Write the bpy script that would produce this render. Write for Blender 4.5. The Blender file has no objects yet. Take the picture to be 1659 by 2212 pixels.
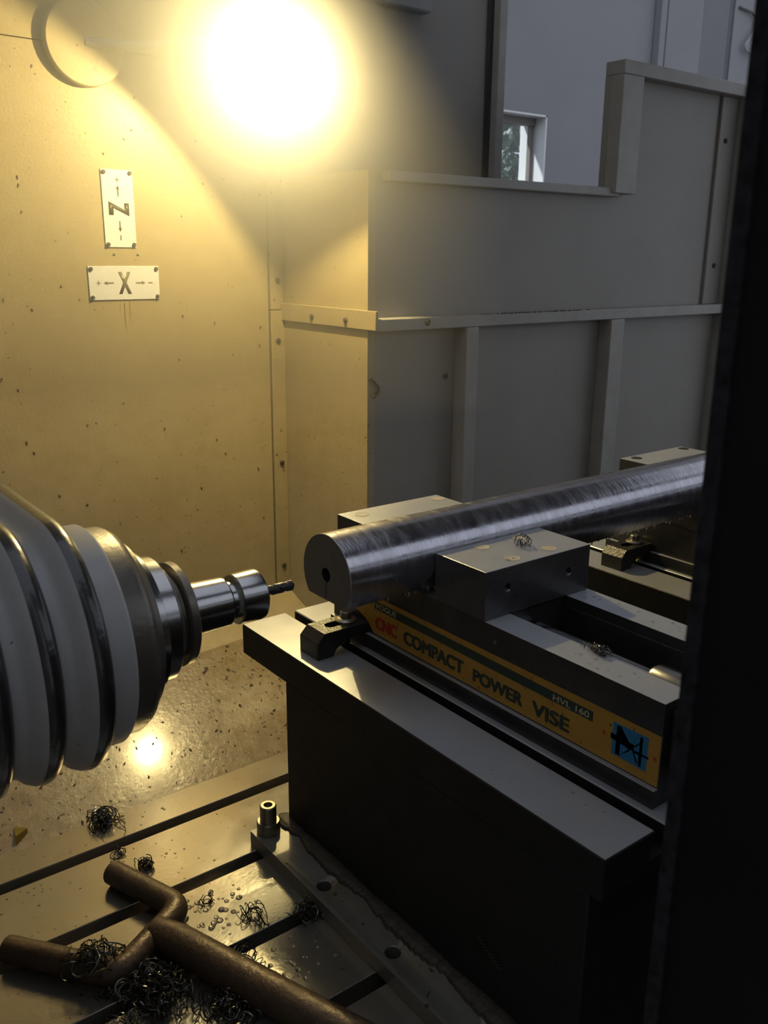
import bpy, bmesh, math, random
from mathutils import Vector, Matrix
random.seed(7)
S = bpy.context.scene
C = S.collection
ZO = 1.55                                   # camera eye height above the workshop floor
# ------------------------------------------------------------------ camera
cd = bpy.data.cameras.new('camera')
cam = bpy.data.objects.new('camera', cd)
C.objects.link(cam)
S.camera = cam
FPX = 1941.4                                # focal length in pixels of the 1659 x 2212 frame
cd.sensor_fit = 'VERTICAL'
cd.sensor_height = 36.0
cd.lens = FPX / 2212 * 36.0
h, t, r = math.radians(52.36), math.radians(16.02), math.radians(0.528)
fw = Vector((math.cos(h) * math.cos(t), math.sin(h) * math.cos(t), -math.sin(t)))
rt = Vector((math.sin(h), -math.cos(h), 0))
up = rt.cross(fw)
rt2 = math.cos(r) * rt + math.sin(r) * up
up2 = -math.sin(r) * rt + math.cos(r) * up
M = Matrix((rt2, up2, -fw)).transposed().to_4x4()
M.translation = (0, 0, ZO)
cam.matrix_world = M
cd.clip_start = 0.02
cd.dof.use_dof = True
cd.dof.focus_distance = 1.25
cd.dof.aperture_fstop = cd.lens / 2.2

# ------------------------------------------------------------------ world, sun, exposure
W = bpy.data.worlds.new('daylight')
S.world = W
W.use_nodes = True
bg = W.node_tree.nodes['Background']
bg.inputs[0].default_value = (0.80, 0.87, 1.0, 1)
bg.inputs[1].default_value = 0.75
sd = bpy.data.lights.new('sun', 'SUN')
sd.energy = 3.2
sd.angle = 0.03
sun = bpy.data.objects.new('sun', sd)
C.objects.link(sun)
sun.rotation_euler = Vector((0.8, -0.3, -0.5)).to_track_quat('-Z', 'Y').to_euler()
S.view_settings.view_transform = 'Standard'
S.view_settings.look = 'None'
S.view_settings.exposure = 0.0
S.view_settings.gamma = 1.0
S.view_settings.use_curve_mapping = False
LAMP_W = 45.0                               # watts of the halogen work lamp
HAZE = 0.62

# ------------------------------------------------------------------ materials
def srgb(*c):
    return tuple((x / 12.92 if x <= 0.04045 else ((x + 0.055) / 1.055) ** 2.4) for x in c) + (1,)

def mat(name, col, rough=0.5, metal=0.0, noise=None, bump=None, spec=0.5, rvar=None, specks=None, coat=0.0, stretch=None, crough=0.08):
    """noise=(scale, colour2, amount); bump=(scale, strength); specks=(scale, threshold, colour)"""
    m = bpy.data.materials.new(name)
    m.use_nodes = True
    nt = m.node_tree
    b = nt.nodes['Principled BSDF']
    b.inputs['Base Color'].default_value = col
    b.inputs['Roughness'].default_value = rough
    b.inputs['Metallic'].default_value = metal
    b.inputs['Specular IOR Level'].default_value = spec
    b.inputs['Coat Weight'].default_value = coat
    b.inputs['Coat Roughness'].default_value = crough
    tc = nt.nodes.new('ShaderNodeTexCoord')
    mp = nt.nodes.new('ShaderNodeMapping')
    nt.links.new(tc.outputs['Object'], mp.inputs[0])
    if stretch:
        mp.inputs['Scale'].default_value = stretch
    vec = mp.outputs[0]
    last = None

    def nz(scale, detail=6, rough_=0.6):
        n = nt.nodes.new('ShaderNodeTexNoise')
        n.inputs['Scale'].default_value = scale
        n.inputs['Detail'].default_value = detail
        n.inputs['Roughness'].default_value = rough_
        nt.links.new(vec, n.inputs['Vector'])
        return n.outputs['Fac']

    def ramp(src, lo, hi):
        g = nt.nodes.new('ShaderNodeMapRange')
        g.inputs['From Min'].default_value = lo
        g.inputs['From Max'].default_value = hi
        nt.links.new(src, g.inputs['Value'])
        return g.outputs[0]

    def mix(fac, a, bcol):
        x = nt.nodes.new('ShaderNodeMix')
        x.data_type = 'RGBA'
        nt.links.new(fac, x.inputs['Factor'])
        if isinstance(a, tuple):
            x.inputs['A'].default_value = a
        else:
            nt.links.new(a, x.inputs['A'])
        x.inputs['B'].default_value = bcol
        return x.outputs['Result']
    cur = col
    for ns in (noise if isinstance(noise, list) else [noise] if noise else []):
        f = ramp(nz(ns[0]), 0.38, 0.72)
        mu = nt.nodes.new('ShaderNodeMath')
        mu.operation = 'MULTIPLY'
        mu.inputs[1].default_value = ns[2]
        nt.links.new(f, mu.inputs[0])
        cur = mix(mu.outputs[0], cur, ns[1])
    for sp in (specks if isinstance(specks, list) else [specks] if specks else []):
        f = ramp(nz(sp[0], 2, 0.5), sp[1], sp[1] + 0.025)
        cur = mix(f, cur, sp[2])
    if not isinstance(cur, tuple):
        nt.links.new(cur, b.inputs['Base Color'])
    if rvar:
        f = ramp(nz(rvar[0]), 0.3, 0.7)
        g = nt.nodes.new('ShaderNodeMapRange')
        g.inputs['To Min'].default_value = rvar[1]
        g.inputs['To Max'].default_value = rvar[2]
        nt.links.new(f, g.inputs['Value'])
        nt.links.new(g.outputs[0], b.inputs['Roughness'])
    if bump:
        bp = nt.nodes.new('ShaderNodeBump')
        bp.inputs['Strength'].default_value = bump[1]
        bp.inputs['Distance'].default_value = 0.002
        nt.links.new(nz(bump[0], 3), bp.inputs['Height'])
        nt.links.new(bp.outputs[0], b.inputs['Normal'])
    return m

cream = (0.39, 0.325, 0.19, 1)
M_WALL = mat('cream_paint', cream, 0.42, noise=[(3.0, (0.31, 0.245, 0.13, 1), 0.7), (26, (0.28, 0.22, 0.12, 1), 0.35)],
             bump=(140, 0.25), specks=[(75, 0.705, (0.10, 0.07, 0.035, 1)), (190, 0.70, (0.15, 0.10, 0.05, 1))], spec=0.5)
M_PANEL = mat('grey_cream_paint', (0.285, 0.265, 0.235, 1), 0.5, noise=[(5, (0.23, 0.21, 0.175, 1), 0.5)], bump=(120, 0.15),
              specks=(70, 0.765, (0.12, 0.09, 0.06, 1)))
M_TRIM = mat('grey_trim_paint', (0.34, 0.325, 0.295, 1), 0.45, noise=[(16, (0.24, 0.205, 0.16, 1), 0.5)], bump=(90, 0.15))
M_GRIME_GAP = mat('black_grime_gap', (0.03, 0.024, 0.019, 1), 0.6, noise=(60, (0.07, 0.055, 0.04, 1), 0.8), bump=(200, 0.6))
M_ROOM = mat('workshop_plaster', (0.29, 0.285, 0.295, 1), 0.8, noise=(2.5, (0.25, 0.245, 0.255, 1), 0.6))
M_ROOMD = mat('dull_grey_sheet', (0.19, 0.19, 0.20, 1), 0.6, noise=(3, (0.16, 0.16, 0.17, 1), 0.6))
M_CONC = mat('concrete', (0.10, 0.10, 0.095, 1), 0.8, noise=(6, (0.06, 0.06, 0.055, 1), 0.7), bump=(40, 0.3))
M_DOOR = mat('black_door_paint', (0.004, 0.004, 0.005, 1), 0.6, noise=(20, (0.008, 0.008, 0.010, 1), 0.6), spec=0.2)
M_DOORE = mat('lit_door_edge', (0.03, 0.03, 0.033, 1), 0.9, noise=(120, (0.008, 0.008, 0.008, 1), 0.9), spec=0.05)
M_CAST = mat('black_cast_iron', (0.016, 0.016, 0.0155, 1), 0.5, noise=(30, (0.026, 0.025, 0.023, 1), 0.6), bump=(160, 0.2), spec=0.22)
M_GROUND = mat('ground_steel_face', (0.46, 0.47, 0.50, 1), 0.3, 0.45, noise=(40, (0.42, 0.425, 0.44, 1), 0.4), bump=(350, 0.05), rvar=(25, 0.28, 0.33), specks=(150, 0.74, (0.16, 0.14, 0.11, 1)))
M_TABLE = mat('worn_table_iron', (0.36, 0.355, 0.33, 1), 0.15, 0.75, noise=[(14, (0.30, 0.285, 0.25, 1), 0.7), (5, (0.40, 0.28, 0.17, 1), 0.35)],
              bump=(250, 0.06), rvar=(12, 0.10, 0.24), specks=(180, 0.72, (0.07, 0.05, 0.035, 1)))
M_BASE = mat('base_plate_steel', (0.20, 0.195, 0.18, 1), 0.42, 0.4, noise=[(20, (0.15, 0.14, 0.12, 1), 0.7)], bump=(200, 0.12), specks=(120, 0.70, (0.05, 0.04, 0.03, 1)))
M_STEELD = mat('dark_oiled_steel', (0.055, 0.053, 0.055, 1), 0.34, 0.6, noise=(35, (0.09, 0.085, 0.085, 1), 0.6), bump=(220, 0.12), rvar=(30, 0.25, 0.45))
M_JAW_SHADED = mat('jaw_steel_shaded', (0.09, 0.086, 0.088, 1), 0.30, 0.45, noise=(45, (0.045, 0.043, 0.042, 1), 0.5), bump=(350, 0.08), rvar=(40, 0.22, 0.4))
M_BAR = mat('drawn_bar_steel', (0.52, 0.505, 0.55, 1), 0.16, 0.95, noise=[(60, (0.34, 0.325, 0.36, 1), 0.7), (190, (0.38, 0.36, 0.38, 1), 0.5)],
            bump=(210, 0.12), rvar=(90, 0.15, 0.30), stretch=(1.0, 0.3, 0.3))
M_BARF = mat('sawn_bar_face', (0.17, 0.17, 0.175, 1), 0.45, 0.5, noise=(70, (0.13, 0.13, 0.135, 1), 0.6), bump=(300, 0.1))
M_CHROME = mat('polished_steel', (0.42, 0.41, 0.41, 1), 0.20, 1.0, noise=(60, (0.34, 0.33, 0.32, 1), 0.4), bump=(400, 0.03))
M_NOSE = mat('burnished_spindle_steel', (0.16, 0.14, 0.115, 1), 0.40, 0.6, noise=[(28, (0.17, 0.155, 0.14, 1), 0.55), (8, (0.05, 0.045, 0.038, 1), 0.6)],
             bump=(120, 0.18), rvar=(22, 0.26, 0.5))
M_BELG = mat('grey_bellows_vinyl', (0.36, 0.355, 0.355, 1), 0.40, noise=(22, (0.29, 0.28, 0.265, 1), 0.6), bump=(200, 0.06), specks=(120, 0.74, (0.05, 0.045, 0.04, 1)))
M_BELB = mat('black_bellows_rubber', (0.012, 0.011, 0.011, 1), 0.28, noise=(30, (0.03, 0.028, 0.026, 1), 0.6), bump=(90, 0.3), coat=0.3)
M_BLACKOX = mat('black_oxide_steel', (0.028, 0.027, 0.026, 1), 0.30, 0.3, bump=(320, 0.4), noise=(90, (0.05, 0.047, 0.042, 1), 0.6))
M_RUST = mat('brown_forged_steel', (0.085, 0.055, 0.033, 1), 0.45, 0.3, noise=[(26, (0.045, 0.028, 0.018, 1), 0.8), (90, (0.13, 0.085, 0.05, 1), 0.4)],
             bump=(150, 0.5), rvar=(50, 0.34, 0.6))
M_ZINC = mat('greasy_zinc_bolt', (0.33, 0.30, 0.24, 1), 0.32, 0.85, noise=(80, (0.2, 0.17, 0.12, 1), 0.6))
M_PLATE = mat('white_engraved_plate', (0.72, 0.73, 0.76, 1), 0.30, noise=(30, (0.64, 0.64, 0.64, 1), 0.5))
M_INK = mat('black_ink', (0.035, 0.03, 0.02, 1), 0.4)
M_INKF = mat('faded_ink', (0.14, 0.12, 0.08, 1), 0.4)
M_YEL = mat('yellow_sticker', (0.44, 0.235, 0.025, 1), 0.4, noise=(30, (0.33, 0.165, 0.022, 1), 0.6), specks=(160, 0.70, (0.10, 0.06, 0.02, 1)))
M_GREEN = mat('dark_green_print', (0.018, 0.035, 0.025, 1), 0.45)
M_RED = mat('red_print', (0.42, 0.03, 0.015, 1), 0.45)
M_BLUE = mat('blue_print', (0.015, 0.15, 0.30, 1), 0.45)
M_LIGHTP = mat('pale_print', (0.55, 0.47, 0.26, 1), 0.45)
M_PLUG = mat('beige_hole_plug', (0.42, 0.37, 0.29, 1), 0.5, noise=(150, (0.34, 0.28, 0.2, 1), 0.6))
M_HOLE = mat('bolt_hole_black', (0.006, 0.006, 0.006, 1), 0.7)
M_PAN = mat('wet_chip_pan', (0.56, 0.46, 0.27, 1), 0.26, noise=[(3.2, (0.40, 0.25, 0.09, 1), 0.95), (35, (0.32, 0.20, 0.08, 1), 0.6)],
            bump=(90, 0.45), rvar=(18, 0.16, 0.40), coat=1.0, crough=0.13, specks=[(75, 0.66, (0.07, 0.045, 0.02, 1)), (150, 0.69, (0.06, 0.04, 0.02, 1))])
M_CURL = mat('blued_swarf', (0.13, 0.125, 0.11, 1), 0.25, 0.9)
M_WHITE = mat('white_window_paint', (0.8, 0.8, 0.82, 1), 0.5)
M_FRAME = mat('brown_window_frame', (0.22, 0.19, 0.17, 1), 0.5)
M_LEAF = mat('leaf', (0.10, 0.15, 0.10, 1), 0.7, noise=(6, (0.20, 0.24, 0.19, 1), 0.8))
M_TRUNK = mat('bark', (0.09, 0.08, 0.06, 1), 0.8, noise=(9, (0.05, 0.04, 0.03, 1), 0.6))
M_SHADE = mat('grey_lamp_enamel', (0.30, 0.30, 0.29, 1), 0.4)
M_REFL = mat('lamp_reflector', (0.85, 0.83, 0.78, 1), 0.35, 0.4)
M_GRIMEL = mat('machine_base_paint', (0.12, 0.12, 0.12, 1), 0.5, noise=(10, (0.08, 0.08, 0.08, 1), 0.5))

def glass(name, col=(1, 1, 1, 1), rough=0.0, ior=1.45):
    m = bpy.data.materials.new(name)
    m.use_nodes = True
    b = m.node_tree.nodes['Principled BSDF']
    b.inputs['Base Color'].default_value = col
    b.inputs['Roughness'].default_value = rough
    b.inputs['IOR'].default_value = ior
    b.inputs['Transmission Weight'].default_value = 1.0
    return m
M_GLASS = bpy.data.materials.new('window_glass')
M_GLASS.use_nodes = True
_n = M_GLASS.node_tree
_n.nodes.remove(_n.nodes['Principled BSDF'])
_t, _g, _m = _n.nodes.new('ShaderNodeBsdfTransparent'), _n.nodes.new('ShaderNodeBsdfGlossy'), _n.nodes.new('ShaderNodeMixShader')
_t.inputs[0].default_value = (0.93, 0.96, 0.95, 1)
_g.inputs['Roughness'].default_value = 0.02
_m.inputs[0].default_value = 0.06
_n.links.new(_t.outputs[0], _m.inputs[1])
_n.links.new(_g.outputs[0], _m.inputs[2])
_n.links.new(_m.outputs[0], _n.nodes['Material Output'].inputs[0])
M_WATER = glass('coolant', (0.97, 0.95, 0.9, 1), 0.0, 1.34)
M_CLEAR = glass('clear_plastic', (0.95, 0.96, 1, 1), 0.15, 1.3)

# ------------------------------------------------------------------ helpers
def X3(p):
    return Vector(p)

def obj(name, bm, m, parent=None, loc=None, smooth=False, bevel=0.0, seg=2, angle=35):
    """mesh made of a bmesh in camera-relative coordinates (z = 0 at the eye); one object"""
    o_loc = Vector(loc) if loc is not None else (Vector(parent['base']) if parent is not None and 'base' in parent else Vector((0, 0, 0)))
    bmesh.ops.translate(bm, verts=bm.verts, vec=-o_loc)
    bmesh.ops.recalc_face_normals(bm, faces=bm.faces)
    me = bpy.data.meshes.new(name)
    bm.to_mesh(me)
    bm.free()
    for mm in (m if isinstance(m, (list, tuple)) else [m]):
        me.materials.append(mm)
    o = bpy.data.objects.new(name, me)
    C.objects.link(o)
    if parent is not None:
        o.parent = parent
        o.location = o_loc - Vector(parent['base'])
    else:
        o.location = o_loc + Vector((0, 0, ZO))
    o['base'] = tuple(o_loc)
    if bevel:
        bv = o.modifiers.new('bevel', 'BEVEL')
        bv.width = bevel
        bv.segments = seg
        bv.limit_method = 'ANGLE'
        bv.angle_limit = math.radians(30)
    if smooth or bevel:
        for p in me.polygons:
            p.use_smooth = True
        me.set_sharp_from_angle(angle=math.radians(angle))
    return o

def thing(name, label, cat, base=(0, 0, 0), group=None, kind=None):
    o = bpy.data.objects.new(name, None)
    C.objects.link(o)
    o.empty_display_size = 0.02
    o.location = Vector(base) + Vector((0, 0, ZO))
    o['base'] = tuple(base)
    if label:
        o['label'] = label
    if cat:
        o['category'] = cat
    if group:
        o['group'] = group
    if kind:
        o['kind'] = kind
    return o

def tag(o, label=None, cat=None, group=None, kind=None):
    for k, v in (('label', label), ('category', cat), ('group', group), ('kind', kind)):
        if v:
            o[k] = v
    return o

def B(*boxes):
    bm = bmesh.new()
    for (x0, x1, y0, y1, z0, z1) in boxes:
        vs = [bm.verts.new(p) for p in ((x0, y0, z0), (x1, y0, z0), (x1, y1, z0), (x0, y1, z0), (x0, y0, z1), (x1, y0, z1), (x1, y1, z1), (x0, y1, z1))]
        for f in ((3, 2, 1, 0), (4, 5, 6, 7), (0, 1, 5, 4), (1, 2, 6, 5), (2, 3, 7, 6), (3, 0, 4, 7)):
            bm.faces.new([vs[i] for i in f])
    return bm

def prism(poly, axis, a0, a1, bm=None):
    """polygon in the plane normal to axis ('x': (y,z); 'y': (x,z); 'z': (x,y)) extruded a0..a1"""
    bm = bm or bmesh.new()
    def P(u, v, a):
        return {'x': (a, u, v), 'y': (u, a, v), 'z': (u, v, a)}[axis]
    lo = [bm.verts.new(P(u, v, a0)) for u, v in poly]
    hi = [bm.verts.new(P(u, v, a1)) for u, v in poly]
    n = len(poly)
    for i in range(n):
        bm.faces.new((lo[i], lo[(i + 1) % n], hi[(i + 1) % n], hi[i]))
    bm.faces.new(lo)
    bm.faces.new(hi[::-1])
    return bm

def frame_for(d):
    d = Vector(d).normalized()
    a = Vector((0, 0, 1)) if abs(d.z) < 0.9 else Vector((1, 0, 0))
    u = d.cross(a).normalized()
    return d, u, d.cross(u)

def lathe(prof, org, axis, seg=48, bm=None):
    """prof: (distance along axis, radius); closes ends with radius 0"""
    bm = bm or bmesh.new()
    d, u, v = frame_for(axis)
    org = Vector(org)
    prev = None
    for s, rr in prof:
        c = org + d * s
        if rr < 1e-6:
            cur = [bm.verts.new(c)]
        else:
            cur = [bm.verts.new(c + (u * math.cos(2 * math.pi * i / seg) + v * math.sin(2 * math.pi * i / seg)) * rr) for i in range(seg)]
        if prev:
            for i in range(seg):
                j = (i + 1) % seg
                a = [prev[i % len(prev)], prev[j % len(prev)], cur[j % len(cur)], cur[i % len(cur)]]
                q = []
                for w in a:
                    if w not in q:
                        q.append(w)
                if len(q) > 2:
                    bm.faces.new(q)
        prev = cur
    return bm

def cyl(p0, p1, rad, seg=24, bm=None):
    p0, p1 = Vector(p0), Vector(p1)
    L = (p1 - p0).length
    return lathe([(0, 0), (0, rad), (L, rad), (L, 0)], p0, p1 - p0, seg, bm)

def tube(pts, rad, seg=10, bm=None, caps=True):
    bm = bm or bmesh.new()
    pts = [Vector(p) for p in pts]
    n = len(pts)
    rings = []
    u = None
    for i in range(n):
        d = (pts[min(i + 1, n - 1)] - pts[max(i - 1, 0)]).normalized()
        if u is None:
            _, u, _ = frame_for(d)
        u = (u - d * u.dot(d)).normalized()
        v = d.cross(u)
        rr = rad[i] if isinstance(rad, (list, tuple)) else rad
        rings.append([bm.verts.new(pts[i] + (u * math.cos(2 * math.pi * k / seg) + v * math.sin(2 * math.pi * k / seg)) * rr) for k in range(seg)])
    for a, b in zip(rings, rings[1:]):
        for k in range(seg):
            j = (k + 1) % seg
            bm.faces.new((a[k], a[j], b[j], b[k]))
    if caps:
        bm.faces.new(rings[0][::-1])
        bm.faces.new(rings[-1])
    return bm

def rounded(pts, rad, n=6):
    """polyline with its inner corners rounded"""
    pts = [Vector(p) for p in pts]
    out = [pts[0]]
    for a, b, c in zip(pts, pts[1:], pts[2:]):
        p = b + (a - b).normalized() * rad
        q = b + (c - b).normalized() * rad
        for i in range(n + 1):
            s = i / n
            out.append((1 - s) ** 2 * p + 2 * s * (1 - s) * b + s * s * q)
    out.append(pts[-1])
    return out

def cut(o, cutters):
    """boolean holes: cutters is one bmesh; the result is baked into the mesh"""
    me = bpy.data.meshes.new('cutter')
    bmesh.ops.translate(cutters, verts=cutters.verts, vec=-Vector(o['base']))
    bmesh.ops.recalc_face_normals(cutters, faces=cutters.faces)
    cutters.to_mesh(me)
    cutters.free()
    co = bpy.data.objects.new('cutter', me)
    C.objects.link(co)
    co.matrix_world = o.matrix_world
    co.parent = o.parent
    co.location = o.location
    md = o.modifiers.new('b', 'BOOLEAN')
    md.object = co
    md.operation = 'DIFFERENCE'
    md.solver = 'EXACT'
    while o.modifiers[0] != md:
        o.modifiers.move(len(o.modifiers) - 1, 0)
    bpy.context.view_layer.update()
    others = [m for m in o.modifiers if m != md]
    for m in others:
        m.show_viewport = False
    dg = bpy.context.evaluated_depsgraph_get()
    new = bpy.data.meshes.new_from_object(o.evaluated_get(dg))
    o.modifiers.remove(md)
    for m in others:
        m.show_viewport = True
    o.data = new
    bpy.data.objects.remove(co)
    return o

def text_bm(body, height, bold=0.0, depth=0.0003, condense=1.0):
    """lettering as a mesh in its own x-right y-up plane, left-bottom at 0,0; returns bmesh and width"""
    cu = bpy.data.curves.new('t', 'FONT')
    cu.body = body
    cu.size = 1.0
    cu.offset = bold
    cu.extrude = 0.0
    o = bpy.data.objects.new('t', cu)
    C.objects.link(o)
    bpy.context.view_layer.update()
    dg = bpy.context.evaluated_depsgraph_get()
    me = bpy.data.meshes.new_from_object(o.evaluated_get(dg))
    bpy.data.objects.remove(o)
    bm = bmesh.new()
    bm.from_mesh(me)
    xs = [v.co.x for v in bm.verts]
    ys = [v.co.y for v in bm.verts]
    x0, y0, hh, ww = min(xs), min(ys), max(ys) - min(ys), max(xs) - min(xs)
    for v in bm.verts:
        v.co.x = (v.co.x - x0) / ww
        v.co.y = (v.co.y - y0) / hh
    ext = bmesh.ops.extrude_face_region(bm, geom=bm.faces[:])
    for e in ext['geom']:
        if isinstance(e, bmesh.types.BMVert):
            e.co.z += depth
    return bm, ww / hh * height * condense

def place(bm, org, right, upv, w=1.0, hgt=1.0):
    right, upv = Vector(right).normalized(), Vector(upv).normalized()
    n = right.cross(upv)
    org = Vector(org)
    for v in bm.verts:
        c = v.co.copy()
        v.co = org + right * c.x * w + upv * c.y * hgt + n * c.z
    return bm

def copy_tree(o, shift, parent=None, skip=()):
    c = o.copy()
    C.objects.link(c)
    c.parent = parent
    if parent is None:
        c.location = o.location + Vector(shift)
    for ch in [x for x in bpy.data.objects if x.parent == o]:
        if ch.name.split('.')[0] not in skip:
            copy_tree(ch, shift, c, skip)
    return c

def dome(bm, c, rad, flat=0.5, seg=8):
    c = Vector(c)
    prof = [(0, rad), (rad * flat * 0.55, rad * 0.86), (rad * flat * 0.88, rad * 0.5), (rad * flat, 0)]
    return lathe(prof, c, (0, 0, 1), seg, bm)

# ================================================================== SETTING
# workshop shell
wr = obj('floor', B((-8, 14, -6, 9, -1.60, -1.55)), M_CONC)
tag(wr, 'grey concrete workshop floor', kind='structure')
# back wall of the workshop with its window opening
wx0, wx1, wz0, wz1 = 3.55, 4.285, -0.35, 0.80
wb = obj('wall_back', B((-20, wx0, 4.0, 4.2, -1.55, 6.5), (wx1, 14, 4.0, 4.2, -1.55, 6.5), (wx0, wx1, 4.0, 4.2, wz1, 6.5), (wx0, wx1, 4.0, 4.2, -1.55, wz0)), M_ROOM)
tag(wb, 'plain grey workshop wall beyond the machine', kind='structure')
win = thing('window_1', 'small window in the grey workshop wall', None, (3.9, 4.0, wz0), kind='structure')
obj('reveal', B((wx1 - 0.012, wx1 - 0.001, 4.0, 4.2, wz0, wz1), (wx0, wx1, 4.0, 4.2, wz1 - 0.012, wz1 - 0.001)), M_WHITE, win)
obj('window_frame', B((4.244, 4.257, 4.09, 4.12, wz0, wz1 - 0.012), (4.261, 4.2725, 4.10, 4.12, wz0, wz1 - 0.012),
                      (wx0, 4.2725, 4.08, 4.12, wz1 - 0.055, wz1 - 0.012)), M_FRAME, win, bevel=0.002)
obj('pane', B((wx0, 4.246, 4.10, 4.105, wz0, wz1 - 0.05)), M_GLASS, win)
wp = obj('garden_post', B((5.20, 5.30, 5.010, 5.125, -1.55, 1.9)), M_WHITE, loc=(5.25, 5.07, -1.55), bevel=0.01)
tag(wp, 'white post standing outside the small window', 'post')
def tree(x, y, zb, hgt, rad, lab):
    t0 = thing('tree', lab, 'tree', (x, y, zb))
    obj('trunk', tube([(x, y, zb), (x + 0.03, y, zb + hgt * 0.4), (x, y, zb + hgt * 0.7)], [0.07, 0.055, 0.03], 8), M_TRUNK, t0, smooth=True)
    bm = bmesh.new()
    for i in range(2200):
        while True:
            p = Vector((random.uniform(-1, 1), random.uniform(-1, 1), random.uniform(-1, 1)))
            if 0.3 < p.length < 1:
                break
        c = Vector((x, y, zb + hgt * 0.62)) + Vector((p.x * rad, p.y * rad, p.z * hgt * 0.45))
        a = Vector((random.gauss(0, 1), random.gauss(0, 1), random.gauss(0, 1))).normalized() * 0.07
        b2 = a.cross(Vector((random.gauss(0, 1), random.gauss(0, 1), random.gauss(0, 1)))).normalized() * 0.035
        vs = [bm.verts.new(c - a), bm.verts.new(c + b2), bm.verts.new(c + a), bm.verts.new(c - b2)]
        bm.faces.new(vs)
    f = obj('foliage', bm, M_LEAF, t0)
    f['kind'] = 'stuff'
    return t0
tree(6.35, 6.7, -1.55, 3.9, 0.8, 'dense green tree growing outside the small window')
tree(8.3, 7.9, -1.55, 4.2, 0.9, 'green tree farther off behind the white post')
gd = obj('ground', B((0, 14, 4.2, 16, -1.62, -1.56)), mat('yard', (0.12, 0.13, 0.09, 1), 0.9))
tag(gd, 'yard outside the window', kind='structure')

# sheet metal cladding on the workshop wall (upper right)
cb = thing('metal_cladding', 'pale grey sheet metal cladding on the workshop wall, upper right', 'cladding', (5.9, 3.97, -1.55))
obj('carcass', B((5.23, 7.4, 3.965, 3.998, -1.55, 2.6)), M_ROOMD, cb)
obj('corner_post', B((5.215, 5.272, 3.945, 3.998, -1.55, 2.6)), M_ROOM, cb, bevel=0.004)
obj('panel', B((5.29, 5.660, 3.950, 3.968, -1.5, 2.55)), M_ROOM, cb, bevel=0.004)
obj('panel', B((5.665, 5.965, 3.956, 3.968, -1.5, 2.55)), M_ROOMD, cb, bevel=0.004)
obj('seam', B((5.97, 6.012, 3.960, 3.968, -1.5, 2.55)), M_GRIMEL, cb)
obj('panel', B((6.015, 7.3, 3.950, 3.968, -1.5, 2.55)), M_ROOM, cb, bevel=0.004)
sl = thing('plastic_sleeve', 'clear plastic sleeve on a wire hook hanging on the cladding', 'sleeve', (6.2, 3.92, 1.35))
obj('wire_hook', tube(rounded([(6.05, 3.940, 1.632), (6.20, 3.93, 1.618), (6.27, 3.92, 1.56)], 0.04), 0.009, 8), M_GRIMEL, sl, smooth=True)
obj('edge_bead', tube(rounded([(6.28, 3.92, 1.565), (6.115, 3.915, 1.405), (6.125, 3.912, 1.375), (6.19, 3.912, 1.365), (6.29, 3.915, 1.39)], 0.02), 0.007, 8), M_SHADE, sl, smooth=True)
obj('film', prism([(6.28, 1.562), (6.12, 1.405), (6.13, 1.378), (6.19, 1.37), (6.285, 1.39)], 'y', 3.913, 3.917), M_CLEAR, sl)
# ---------------- machine enclosure: left wall
YW, XC, YR = 2.0, 1.214, 1.64
wl = obj('wall_left', B((-1.4, 1.1715, YW, YW + 0.02, -1.55, 0.404)), M_WALL)
tag(wl, 'cream painted sheet metal wall of the machine, lit yellow', kind='structure')
obj('panel', B((-1.4, 1.1715, YW, YW + 0.02, 0.4065, 1.3)), M_WALL, wl)
obj('panel', B((XC, 1.9035, YW, YW + 0.02, -0.1, 1.3)), M_PANEL, wl)
obj('panel', B((1.1755, XC, YW - 0.004, YW + 0.02, -0.137, 1.3)), M_WALL, wl, bevel=0.001)
obj('corner_flange', B((1.1755, XC, YW - 0.006, YW + 0.02, -1.2, -0.139)), M_WALL, wl, bevel=0.001)
obj('backing', B((1.165, 1.22, YW + 0.012, YW + 0.024, -1.2, 1.3)), M_HOLE, wl)
obj('edge_flange', B((1.9035, 1.932, YW - 0.03, YW + 0.03, -0.1, 1.3)), M_TRIM, wl, bevel=0.002)
obj('edge_gap', B((1.8825, 1.9035, YW - 0.006, YW + 0.01, -0.1, 1.3)), M_GRIME_GAP, wl)
def bolt(parent, p, axis, rad=0.0065, h_=0.005, m=M_GRIME_GAP):
    return obj('bolt', lathe([(0, rad * 0.95), (h_ * 0.5, rad), (h_, rad * 0.7), (h_ * 1.05, 0)], p, axis, 10), m, parent, loc=p, smooth=True)
for x, z in ((1.196, -0.064), (1.194, -0.213), (1.197, -0.53), (1.196, -0.815)):
    bolt(wl, (x, YW - 0.006, z), (0, -1, 0))
for x, z in ((0.783, -0.007), (0.838, -0.007)):
    bolt(wl, (x, YW, z), (0, -1, 0), 0.003, 0.001)
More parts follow.
